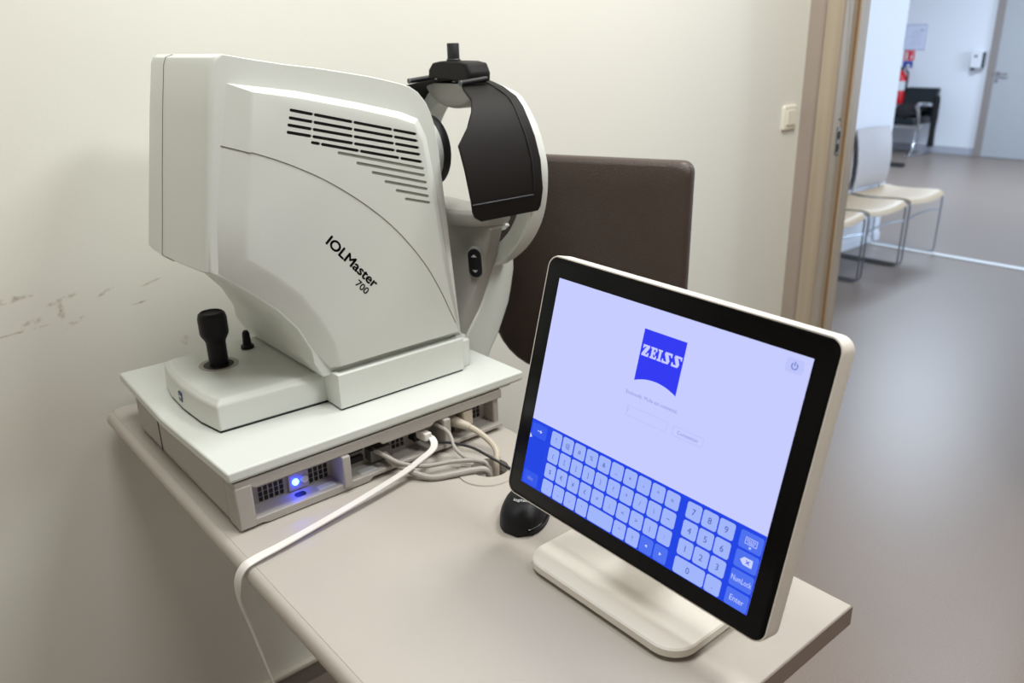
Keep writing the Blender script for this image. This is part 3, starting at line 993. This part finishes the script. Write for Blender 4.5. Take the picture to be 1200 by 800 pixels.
# keyboard symbol and backspace symbol
for (u0, v0, u1, v1) in ((351, 213, 366, 213.7), (351, 220.3, 366, 221), (351, 213.7, 351.7, 220.3), (365.3, 213.7, 366, 220.3), (354.5, 218.3, 362.5, 219.1)):
    obj('key_symbol', flat(u0, v0, u1, v1, 0, s3), M['scr_light'], scr, smooth=False)
for r_ in range(2):
    for c in range(5):
        obj('key_symbol', flat(353 + c * 2.4, 214.8 + r_ * 1.7, 354.3 + c * 2.4, 215.8 + r_ * 1.7, 0, s3), M['scr_light'], scr, smooth=False)
obj('key_symbol', mflat([(356.5, 223), (360.5, 223), (358.5, 225.6)], s3), M['scr_light'], scr, smooth=False)
vb = 207 + PZ + KH / 2
obj('key_symbol', mflat([(350.5, vb), (355, vb - 4.6), (366, vb - 4.6), (366, vb + 4.6), (355, vb + 4.6)], s3), M['scr_light'], scr, smooth=False)
for s in (1, -1):
    obj('key_symbol', mflat([(358 - .7, vb - 2.2 * s), (358 + .7, vb - 2.2 * s), (362.4 + .7, vb + 2.2 * s), (362.4 - .7, vb + 2.2 * s)], .001), M['scr_logo'], scr, smooth=False)
# the two buttons on the left
for v in (207.0, 276.4):
    obj('side_key', flat(5.0, v, 33.5, v + 19, 2.5, s2), M['scr_sidekey'], scr, smooth=False)
obj('key_symbol', flat(16, 215.9, 22, 216.9, 0, s3), M['scr_light'], scr, smooth=False)
obj('key_symbol', mflat([(21.5, 213.8), (25, 216.4), (21.5, 219)], s3), M['scr_light'], scr, smooth=False)
stext('abc', 19.2, 288.5, 8, M['scr_text'], width=11)
obj('pointer', mflat([(3.4, 223.5), (8, 228.6), (5.6, 229.0), (3.4, 231)], s3), M['scr_light'], scr, smooth=False)
# logo: a blue shield with a curved foot and slab letters
lg = [(158.2, 31), (221.8, 31), (221.8, 96.5)]
for k in range(1, 12):
    u = 221.8 - 63.6 * k / 12
    lg.append((u, 96.5 - 7.2 * (1 - ((u - 190) / 31.8) ** 2)))
lg.append((158.2, 96.5))
b2 = bmesh.new()
vs = poly(b2, [sc(u, v, s1) for u, v in lg])
ed = [b2.edges.new((vs[i], vs[(i + 1) % len(vs)])) for i in range(len(vs))]
bmesh.ops.triangle_fill(b2, edges=ed, use_beauty=True)
logo = obj('logo', b2, M['scr_logo'], scr, smooth=False)
LZ = [(0, 0), (10, 0), (10, 3.0), (5.0, 11.4), (7.6, 11.4), (7.9, 9.2), (10, 9.2), (10, 14), (-.6, 14), (-.6, 11.4), (4.8, 2.5), (2.3, 2.5), (1.9, 4.6), (0, 4.6)]
LE = [(0, 0), (9.6, 0), (9.6, 4.4), (7.8, 4.4), (7.3, 2.3), (4.9, 2.3), (4.9, 5.7), (6.2, 5.7), (6.4, 4.6), (7.6, 4.6), (7.6, 9.2), (6.4, 9.2), (6.2, 8.1), (4.9, 8.1), (4.9, 11.7), (7.3, 11.7), (7.9, 9.4), (9.8, 9.4), (9.8, 14), (0, 14), (0, 11.8), (1.5, 11.8), (1.5, 2.2), (0, 2.2)]
LI = [(0, 0), (6.4, 0), (6.4, 2.2), (4.9, 2.2), (4.9, 11.8), (6.4, 11.8), (6.4, 14), (0, 14), (0, 11.8), (1.5, 11.8), (1.5, 2.2), (0, 2.2)]
LS = [(3.0, 0), (13.4, 0), (13.4, 4.8), (11.7, 4.8), (11.2, 2.6), (7.6, 2.6), (11.0, 9.8), (9.0, 14), (-.4, 14), (-.4, 9.2), (1.4, 9.2), (1.9, 11.4), (6.3, 11.4), (2.2, 3.0)]
for let, u0 in ((LZ, 161.4), (LE, 173.4), (LI, 184.6), (LS, 192.3), (LS, 206.6)):
    b2 = bmesh.new()
    vs = poly(b2, [sc(u0 + x, 49.6 + y, s2) for x, y in let])
    ed = [b2.edges.new((vs[i], vs[(i + 1) % len(vs)])) for i in range(len(vs))]
    bmesh.ops.triangle_fill(b2, edges=ed, use_beauty=True)
    obj('logo_letter', b2, M['scr'], scr, smooth=False)
stext('Soukoudy, Mulia est connecté.', 149.5, 115.2, 6.6, M['scr_text'], align='LEFT', width=80)


def outline(u0, v0, u1, v1, w=.5):
    for a in ((u0, v0, u1, v0 + w), (u0, v1 - w, u1, v1), (u0, v0, u0 + w, v1), (u1 - w, v0, u1, v1)):
        obj('field_outline', flat(*a, 0, s2), M['scr_line'], scr, smooth=False)


outline(156.6, 129.0, 219.8, 142.2)
obj('text_cursor', flat(158.6, 131, 159.1, 137.5, 0, s3), M['scr_text'], scr, smooth=False)
outline(228.3, 130.0, 272.2, 141.6)
stext('Connexion', 250.2, 138.0, 6.6, M['scr_text'], width=29)
obj('power_icon_button', flat(345.4, 9.6, 366.0, 25.2, 3, s1), M['scr_button'], scr, smooth=False)
b2 = bmesh.new()
for k in range(14):
    a0, a1 = [math.radians(-90 + 35 + 290 * j / 14) for j in (k, k + 1)]
    b2.faces.new(poly(b2, [sc(355.7 + r * math.cos(a), 17.6 + r * math.sin(a), s3) for r, a in ((3.9, a0), (3.9, a1), (2.9, a1), (2.9, a0))]))
b2.faces.new(poly(b2, [sc(u, v, s3) for u, v in ((355.2, 12.6), (356.2, 12.6), (356.2, 17.4), (355.2, 17.4))]))
obj('power_icon', b2, M['scr_ink'], scr, smooth=False)

# stand: flat plate on small feet, hinged neck
sb = obj('stand_base', L([[(x, y, T + .005) for x, y in rrect(.616, .461, .866, .727, .034, 8)], [(x, y, T + .007) for x, y in rrect(.6135, .4585, .8685, .7295, .036, 8)], [(x, y, T + .0165) for x, y in rrect(.6135, .4585, .8685, .7295, .036, 8)], [(x, y, T + .0185) for x, y in rrect(.6155, .4605, .8665, .7275, .035, 8)]]), M['monitor'], mon, label='flat white stand plate with rounded corners')
foot_me = finish(lathe([(.008, 0), (.008, .0055)], (0, 0, 0), 'z', 12), 'rubber_foot', M['black_soft'])
for x, y in ((.645, .49), (.645, .70), (.84, .49), (.84, .70)):
    f_ = obj('rubber_foot', foot_me, None, sb)
    f_.location = Vector((x, y, T)) - mon.matrix_basis.translation
obj('stand_neck', L([[(x, y, T + .018) for x, y in rrect(.735, .555, .790, .635, .010)], [(x + .004, y, T + .07) for x, y in rrect(.740, .557, .780, .633, .010)], [(x - .004, y, T + .15) for x, y in rrect(.742, .560, .778, .630, .010)], [(x - .012, y, T + .20) for x, y in rrect(.738, .560, .772, .630, .010)]]), M['monitor'], mon, angle=40)

# ------------------------------------------------------------ mouse
ms = thing('computer_mouse', 'black computer mouse half hidden behind the touchscreen', 'mouse', (.695, .815, T), 0)
AX = Vector((.79, -.06, 0)) - Vector((.66, .80, 0))
mdir = Vector((.80, .60, 0)).normalized()
mside = Vector((-mdir.y, mdir.x, 0))
mc = Vector((.703, .823, T))
lps = []
NS = 14
for k in range(NS + 1):
    s = -1 + 2 * k / NS
    w = .0365 * (max(0, 1 - abs(s) ** 2.6)) ** .5 + .0008
    h = (.037 - .006 * s) * (max(0, 1 - abs(s) ** 3)) ** .5 * (1 - .10 * (s + .2) ** 2) + .001
    lp = []
    for j in range(17):
        a = math.pi * j / 16
        lp.append(mc + mdir * (s * .063) + mside * (w * math.copysign(abs(math.cos(a)) ** .75, math.cos(a))) + Vector((0, 0, .001 + h * math.sin(a) ** .8)))
    lps.append(lp)
obj('body', L(lps), M['black'], ms, angle=60)
obj('glide_pad', L([[mc + mdir * x + mside * y + Vector((0, 0, z)) for x, y in rrect(-.05, -.028, .05, .028, .02)] for z in (0, .0016)]), M['black_soft'], ms)
obj('side_band', tube(spline([mc + mdir * (s * .0625) + mside * (-.0360 * max(0, 1 - abs(s) ** 2.6) ** .5) + Vector((0, 0, .0125 + .003 * s)) for s in (-.92, -.6, -.2, .2, .6, .9)], 5), .0025, 8), M['gloss_black'], ms)
obj('scroll_wheel', lathe([(.009, -.003), (.0105, -.0015), (.0105, .0015), (.009, .003)], mc + mdir * .03 + Vector((0, 0, .024)), 'y', 20), M['dark_grey'], ms)
up_t = (Vector((0, 0, 1)) * .35 - mdir * .0 + mdir * .94).normalized()
obj('lettering', text_bm('logitech', .0085, mc - mdir * .028 + Vector((0, 0, .0400)) + mside * .013, -mside, (mdir * .97 + Vector((0, 0, .22))), align='LEFT', width=.025, extrude=.0006), M['white_ink'], ms, smooth=False)

# ------------------------------------------------------------ cables
H_ = Vector((.752, .973, T))


def cable(name, label, pts, r, m, group=None, sides=10):
    o = obj(name, tube(spline(pts, 7), r, sides), m)
    return tag(o, label, 'cable', group)


# flat white network lead: out of the port, across the desk, over the edge and down
wp = [(.690, 1.112, .955), (.693, 1.085, .955), (.700, 1.066, .950), (.690, 1.050, .941), (.655, 1.040, .935), (.614, 1.030, .930), (.55, 1.018, .926), (.488, 1.008, .9225), (.425, .998, .9200), (.375, .990, .9190), (.338, .985, .9185), (.318, .985, .912), (.308, .988, .890), (.309, .992, .855), (.316, .988, .810), (.322, .972, .760), (.328, .945, .700), (.334, .915, .62)]
wn = [(0, 0, 1)] * 9 + [(-.1, -.2, 1), (-.35, -.4, .9), (-.8, -.5, .5), (-1, -.3, .1), (-1, -.1, 0), (-1, .1, 0), (-1, .2, 0), (-1, .3, 0), (-1, .3, 0)]
ps = spline(wp, 7)
ns = spline(wn, 7)
bm = bmesh.new()
sweep(bm, ps, 0, flat=(.0062, .0016), ref=ns)
o = obj('network_cable', bm, M['cable_white'], angle=50)
tag(o, 'flat white network cable running over the desk edge towards the floor', 'cable')
tube_plug = obj('plug', L([[(.683 + dx, y, .947), (.697 + dx, y, .947), (.697 + dx, y, .962), (.683 + dx, y, .962)] for y, dx in ((1.098, 0), (1.068, .004))]), M['cable_white'], o, bevel=.002)

cable('grey_cable', 'grey cable looping from the left ports into the desk hole', [(.600, 1.112, .950), (.605, 1.080, .950), (.625, 1.050, .936), (.660, 1.030, .9265), (.705, 1.012, .9255), (.735, .992, .924), (.750, .977, .915), (.752, .973, .86)], .0038, M['cable_grey'])
cable('grey_cable', 'thick grey cable lying lowest on the desk before the ports', [(.618, 1.112, .945), (.622, 1.062, .932), (.650, 1.012, .9165), (.690, .990, .9163), (.720, .976, .9178), (.740, .964, .912), (.748, .966, .86)], .0055, M['cable_grey'])
cable('grey_cable', 'short grey cable with a bent plug left of the divider', [(.716, 1.112, .965), (.722, 1.082, .964), (.728, 1.055, .955), (.722, 1.030, .938), (.726, 1.005, .928), (.742, .985, .922), (.755, .976, .905), (.756, .976, .86)], .0035, M['cable_grey'])
o = cable('power_cable', 'thick beige power cable dropping from the right socket into the desk hole', [(.760, 1.118, .955), (.764, 1.085, .955), (.776, 1.058, .950), (.785, 1.035, .940), (.788, 1.010, .930), (.782, .990, .922), (.772, .980, .908), (.768, .978, .86)], .0055, M['cable_beige'])
obj('strain_relief', tube([(.760, 1.112, .955), (.7625, 1.090, .955), (.770, 1.068, .9525), (.776, 1.057, .950)], [.0115, .0105, .008, .0065], 14), M['cable_beige'], o)
cable('black_cable', 'thin black cable passing over the desk hole towards the touchscreen', [(.700, 1.112, .944), (.704, 1.065, .944), (.722, 1.040, .944), (.745, 1.010, .938), (.760, .975, .926), (.775, .935, .9135), (.79, .88, .9125), (.81, .80, .9125), (.83, .745, .9125)], .0024, M['cable_black'])

# ------------------------------------------------------------ patient chair
pc = thing('exam_chair', 'dark brown upholstered patient chair behind the scanner', 'chair', (1.02, 1.05, 0))
bt = Vector((1.247, .960, 1.374))
bdir = Vector((-.12, .29, 0)).normalized()
bnor = Vector((-.29, -.12, 0)).normalized()
bdown = Vector((-.03, -.012, -1)).normalized()


def back_outline(k, off):
    W2, H2, r1, r2 = .43, .47, .022, .13
    pts = []
    for (cx, cy, r, a0) in ((r1, r1, r1, 180), (W2 - r1, r1, r1, 270), (W2 - r2, H2 - r2, r2, 0), (r2, H2 - r2, r2, 90)):
        for j in range(9):
            a = math.radians(a0 + 90 * j / 8)
            pts.append((cx + r * math.cos(a), cy + r * math.sin(a)))
    c = (W2 / 2, H2 / 2)
    out = []
    for x, y in pts:
        # k in metres: inset
        x2 = c[0] + (x - c[0]) * (1 - k / (W2 / 2))
        y2 = c[1] + (y - c[1]) * (1 - k / (H2 / 2))
        cur = .012 * ((x2 - c[0]) / (W2 / 2)) ** 2
        out.append(bt + bdir * x2 + bdown * y2 + bnor * (off + cur))
    return out


obj('backrest', L([back_outline(.02, -.045), back_outline(.004, -.042), back_outline(0, -.03), back_outline(0, -.012), back_outline(.004, -.004), back_outline(.012, 0), back_outline(.06, .001), back_outline(.15, .002)]), M['leather'], pc, angle=50)
Rz = Matrix.Rotation(math.atan2(bnor.y, bnor.x), 3, 'Z')


def ch(x, y, z):
    p = Rz @ Vector((x, y, 0))
    return (1.11 + p.x, 1.10 + p.y, z)


obj('seat', L([[ch(x, y, z) for x, y in rrect(-.20 + g, -.22 + g, .26 - g, .22 - g, .07)] for z, g in ((.56, .01), (.575, 0), (.62, 0), (.635, .008), (.64, .03))]), M['leather'], pc, angle=50)
obj('back_post', tube([ch(-.20, 0, .575), ch(-.27, 0, .60), ch(-.285, 0, .75), ch(-.245, 0, 1.05)], .022, 12), M['black'], pc)
obj('column', tube([ch(.03, 0, .08), ch(.03, 0, .56)], .028, 14), M['chrome'], pc)
for k in range(5):
    a = 2 * math.pi * k / 5 + .3
    lg_ = obj('leg', tube([ch(.03, 0, .085), ch(.03 + .26 * math.cos(a), .26 * math.sin(a), .06)], [.024, .015], 10), M['black'], pc)
    obj('caster', lathe([(.018, -.012), (.0255, -.008), (.0255, .008), (.018, .012)], ch(.03 + .27 * math.cos(a), .27 * math.sin(a), .0256), 'y', 16), M['black_soft'], lg_)

# ------------------------------------------------------------ waiting chairs in the corridor
wc = thing('waiting_chair', 'wooden seated sled chair farthest along the corridor wall, its whole pale back in view', 'chair', (6.01, 2.78, 0), 0, 'sled chairs along the corridor wall')
CX, CW = 6.01, .26
SZ = .478
# seat: curved ply shell with a rolled front edge
lp_top = []
ys = [2.535, 2.545, 2.56, 2.60, 2.68, 2.78, 2.88, 2.98]
zs = [SZ - .026, SZ - .012, SZ - .004, SZ, SZ - .004, SZ - .012, SZ - .014, SZ - .004]
bm = bmesh.new()
loops = []
for y, z in zip(ys, zs):
    row = []
    for j in range(9):
        u = -1 + 2 * j / 8
        row.append((CX + u * (CW - .008), y - (.02 * (1 - u * u) if y < 2.62 else 0), z - .014 * (1 - u * u)))
    row += [(p[0], p[1], p[2] - .011) for p in reversed(row)]
    loops.append(row)
obj('seat', L(loops), M['ply'], wc, angle=50, label='pale beech ply seat')
# backrest: curved plate leaning back
loops = []
for z, y in ((.478, 3.0), (.50, 2.985), (.58, 2.972), (.68, 2.970), (.78, 2.978), (.86, 2.992), (.905, 3.005), (.912, 3.008)):
    row = []
    hw = CW - .012 if z < .9 else CW - .02
    if z < .50:
        hw = CW - .03
    for j in range(9):
        u = -1 + 2 * j / 8
        row.append((CX + u * hw, y + .03 * (1 - u * u) - .012, z))
    row += [(p[0], p[1] + .010, p[2]) for p in reversed(row)]
    loops.append(row)
obj('backrest', L(loops), M['shell'], wc, angle=50, label='pale grey moulded back')
r = .0065
for s in (-1, 1):
    x = CX + s * (CW - .004)
    path = [(x, 3.035, .66), (x, 3.03, .52), (x, 3.028, .08), (x, 3.02, .02), (x, 3.0, r), (x, 2.58, r), (x, 2.553, .015), (x, 2.545, .04), (x, 2.540, .42), (x, 2.548, .452), (x, 2.575, SZ - .022), (x, 3.0, SZ - .022)]
    obj('side_frame', tube(path, r, 8), M['tube'], wc)
obj('front_bar', tube(spline([(CX - CW, 2.541, .335), (CX - CW * .5, 2.552, .345), (CX, 2.556, .349), (CX + CW * .5, 2.552, .345), (CX + CW, 2.541, .335)], 4), .006, 8), M['tube'], wc)
obj('rear_bar', tube([(CX - CW, 3.03, .40), (CX + CW, 3.03, .40)], .006, 8), M['tube'], wc)
dup(wc, (5.435, 2.78, 0), 'wooden seated sled chair in the middle of the corridor row, back half hidden')
dup(wc, (4.872, 2.78, 0), 'wooden seated sled chair nearest the door frame, only its seat front showing')

# ------------------------------------------------------------ far end of the corridor
bn = thing('bench_seat', 'black padded seat with chrome legs against the far corridor wall', 'bench', (FX - .35, 5.6, 0))
y0, y1 = 4.93, 6.30
obj('backrest', prism_xz([(FX - .16, .50), (FX - .06, .84), (FX - .02, .84), (FX - .11, .47)], y0, 5.375), M['bench'], bn, bevel=.015)
obj('seat', B(((FX - .62, y0 + .02, .40), (FX - .10, y1, .50))), M['bench'], bn, bevel=.02)
obj('beam', B(((FX - .40, y0 + .05, .33), (FX - .34, y1, .40))), M['chrome'], bn)
for y in (y0 + .03, 6.2):
    obj('leg', tube(spline([(FX - .66, y, .02), (FX - .55, y, .12), (FX - .48, y, .30), (FX - .52, y, .52), (FX - .58, y, .64), (FX - .45, y, .66), (FX - .14, y, .63)], 5), .024, 10), M['chrome'], bn)
    obj('foot', B(((FX - .70, y - .03, 0), (FX - .10, y + .03, .03))), M['chrome'], bn, bevel=.008)
loops = []
for k, (x, z, w) in enumerate(((FX - .63, .535, .10), (FX - .58, .55, .15), (FX - .45, .575, .17), (FX - .32, .60, .17), (FX - .24, .62, .15), (FX - .20, .62, .10))):
    loops.append([(x + .015 * math.sin(3 * a + k), 5.15 + w * 1.1 * math.cos(a), z + .035 * math.sin(a) - .012 * math.sin(2 * a + k)) for a in [2 * math.pi * j / 16 for j in range(16)]])
ct = thing('coat', 'black coat lying on the black seat with one sleeve hanging down its end', 'coat', (FX - .35, 5.1, .5))
obj('body', L(loops), M['coat'], ct, angle=80)
loops = []
for k, (z, w, yo) in enumerate(((.76, .03, 0), (.70, .045, 0), (.60, .05, .0), (.48, .05, 0), (.36, .045, 0), (.22, .045, .0), (.14, .05, 0), (.11, .035, .0))):
    loops.append([(FX - .26 + .06 * math.cos(a), 4.865 + yo + w * .75 * math.sin(a) + .006 * math.sin(3 * a + k), z) for a in [2 * math.pi * j / 14 for j in range(14)]])
obj('sleeve', L(loops), M['coat'], ct, angle=80)

fe = thing('fire_extinguisher', 'red fire extinguisher on the far wall under its signs', 'fire extinguisher', (FX - .09, 5.46, .62))
obj('cylinder', lathe([(.05, .62), (.075, .63), (.078, .66), (.078, .96), (.06, 1.01), (.03, 1.04), (.028, 1.06)], (FX - .09, 5.46, 0), 'z', 24), M['red'], fe)
obj('valve', B(((FX - .11, 5.43, 1.05), (FX - .07, 5.50, 1.085)), ((FX - .105, 5.38, 1.085), (FX - .075, 5.50, 1.10))), M['dark_grey'], fe, bevel=.004)
obj('hose', tube(spline([(FX - .09, 5.41, 1.06), (FX - .09, 5.37, 1.03), (FX - .09, 5.365, .90), (FX - .09, 5.375, .76)], 5), .013, 8), M['black_soft'], fe)
obj('label_band', lathe([(.0785, .80), (.0785, .92)], (FX - .09, 5.46, 0), 'z', 24), M['white_ink'], fe)
obj('bracket', B(((FX - .03, 5.44, .70), (FX - .001, 5.48, 1.0))), M['steel'], fe)

sg = thing('fire_sign', 'small red sign with white pictures above the extinguisher', 'sign', (FX, 5.425, 1.245))
obj('panel', B(((FX - .004, 5.355, 1.180), (FX, 5.495, 1.308))), M['red_sign'], sg)
b2 = bmesh.new()
add_box(b2, (FX - .005, 5.445, 1.19), (FX - .004, 5.475, 1.29))
add_box(b2, (FX - .005, 5.375, 1.20), (FX - .004, 5.40, 1.25))
add_box(b2, (FX - .005, 5.37, 1.27), (FX - .004, 5.385, 1.295))
obj('pictogram', b2, M['white_ink'], sg)
sg = thing('instruction_sign', 'small blue and white sign just above the extinguisher valve', 'sign', (FX, 5.43, 1.13))
obj('panel', B(((FX - .004, 5.365, 1.085), (FX, 5.495, 1.172))), M['blue_sign'], sg)
obj('pictogram', lathe([(.026, -.006), (.026, -.004)], (FX, 5.42, 1.11), 'x', 16), M['white_ink'], sg)
nt_ = thing('paper_notice', 'sheet of printed paper pinned on the far wall above the red sign', 'notice', (FX, 5.374, 1.475))
obj('sheet', B(((FX - .006, 5.235, 1.315), (FX, 5.512, 1.632))), M['paper'], nt_)
b2 = bmesh.new()
for a in (((5.235, 1.622), (5.512, 1.632)), ((5.235, 1.315), (5.512, 1.322)), ((5.235, 1.315), (5.242, 1.632)), ((5.505, 1.315), (5.512, 1.632))):
    add_box(b2, (FX - .009, a[0][0], a[0][1]), (FX - .006, a[1][0], a[1][1]))
obj('border', b2, M['paper_ink'], nt_)
b2 = bmesh.new()
for k in range(6):
    add_box(b2, (FX - .007, 5.29, 1.37 + k * .035), (FX - .006, 5.46 - .02 * (k % 3), 1.376 + k * .035))
add_box(b2, (FX - .007, 5.28, 1.55), (FX - .006, 5.31, 1.575))
obj('print', b2, M['paper_ink'], nt_)

sd = thing('soap_dispenser', 'white soap dispenser on the far wall left of the grey door', 'dispenser', (FX, 4.533, 1.19))
obj('body', L([[(x, y, z) for y, z in rrect(4.46, 1.09, 4.60, 1.295, .02)] for x in (FX, FX - .085)] + [[(FX - .10, y, z) for y, z in rrect(4.47, 1.10, 4.59, 1.285, .02)]]), M['white_plastic'], sd)
obj('side_cover', B(((FX - .09, 4.452, 1.10), (FX - .005, 4.462, 1.285))), M['dark_grey'], sd)
obj('window', B(((FX - .102, 4.515, 1.225), (FX - .099, 4.555, 1.25))), M['navy'], sd)
obj('nozzle', B(((FX - .10, 4.535, 1.07), (FX - .05, 4.585, 1.11))), M['black_soft'], sd, bevel=.008)

ds = obj('door_wedge', prism_xz([(10.06, 0), (10.16, 0), (10.16, .045), (10.06, .008)], 4.62, 4.80), M['black_soft'], bevel=.004)
tag(ds, 'small dark wedge lying alone on the corridor floor beyond the chairs', 'door wedge')
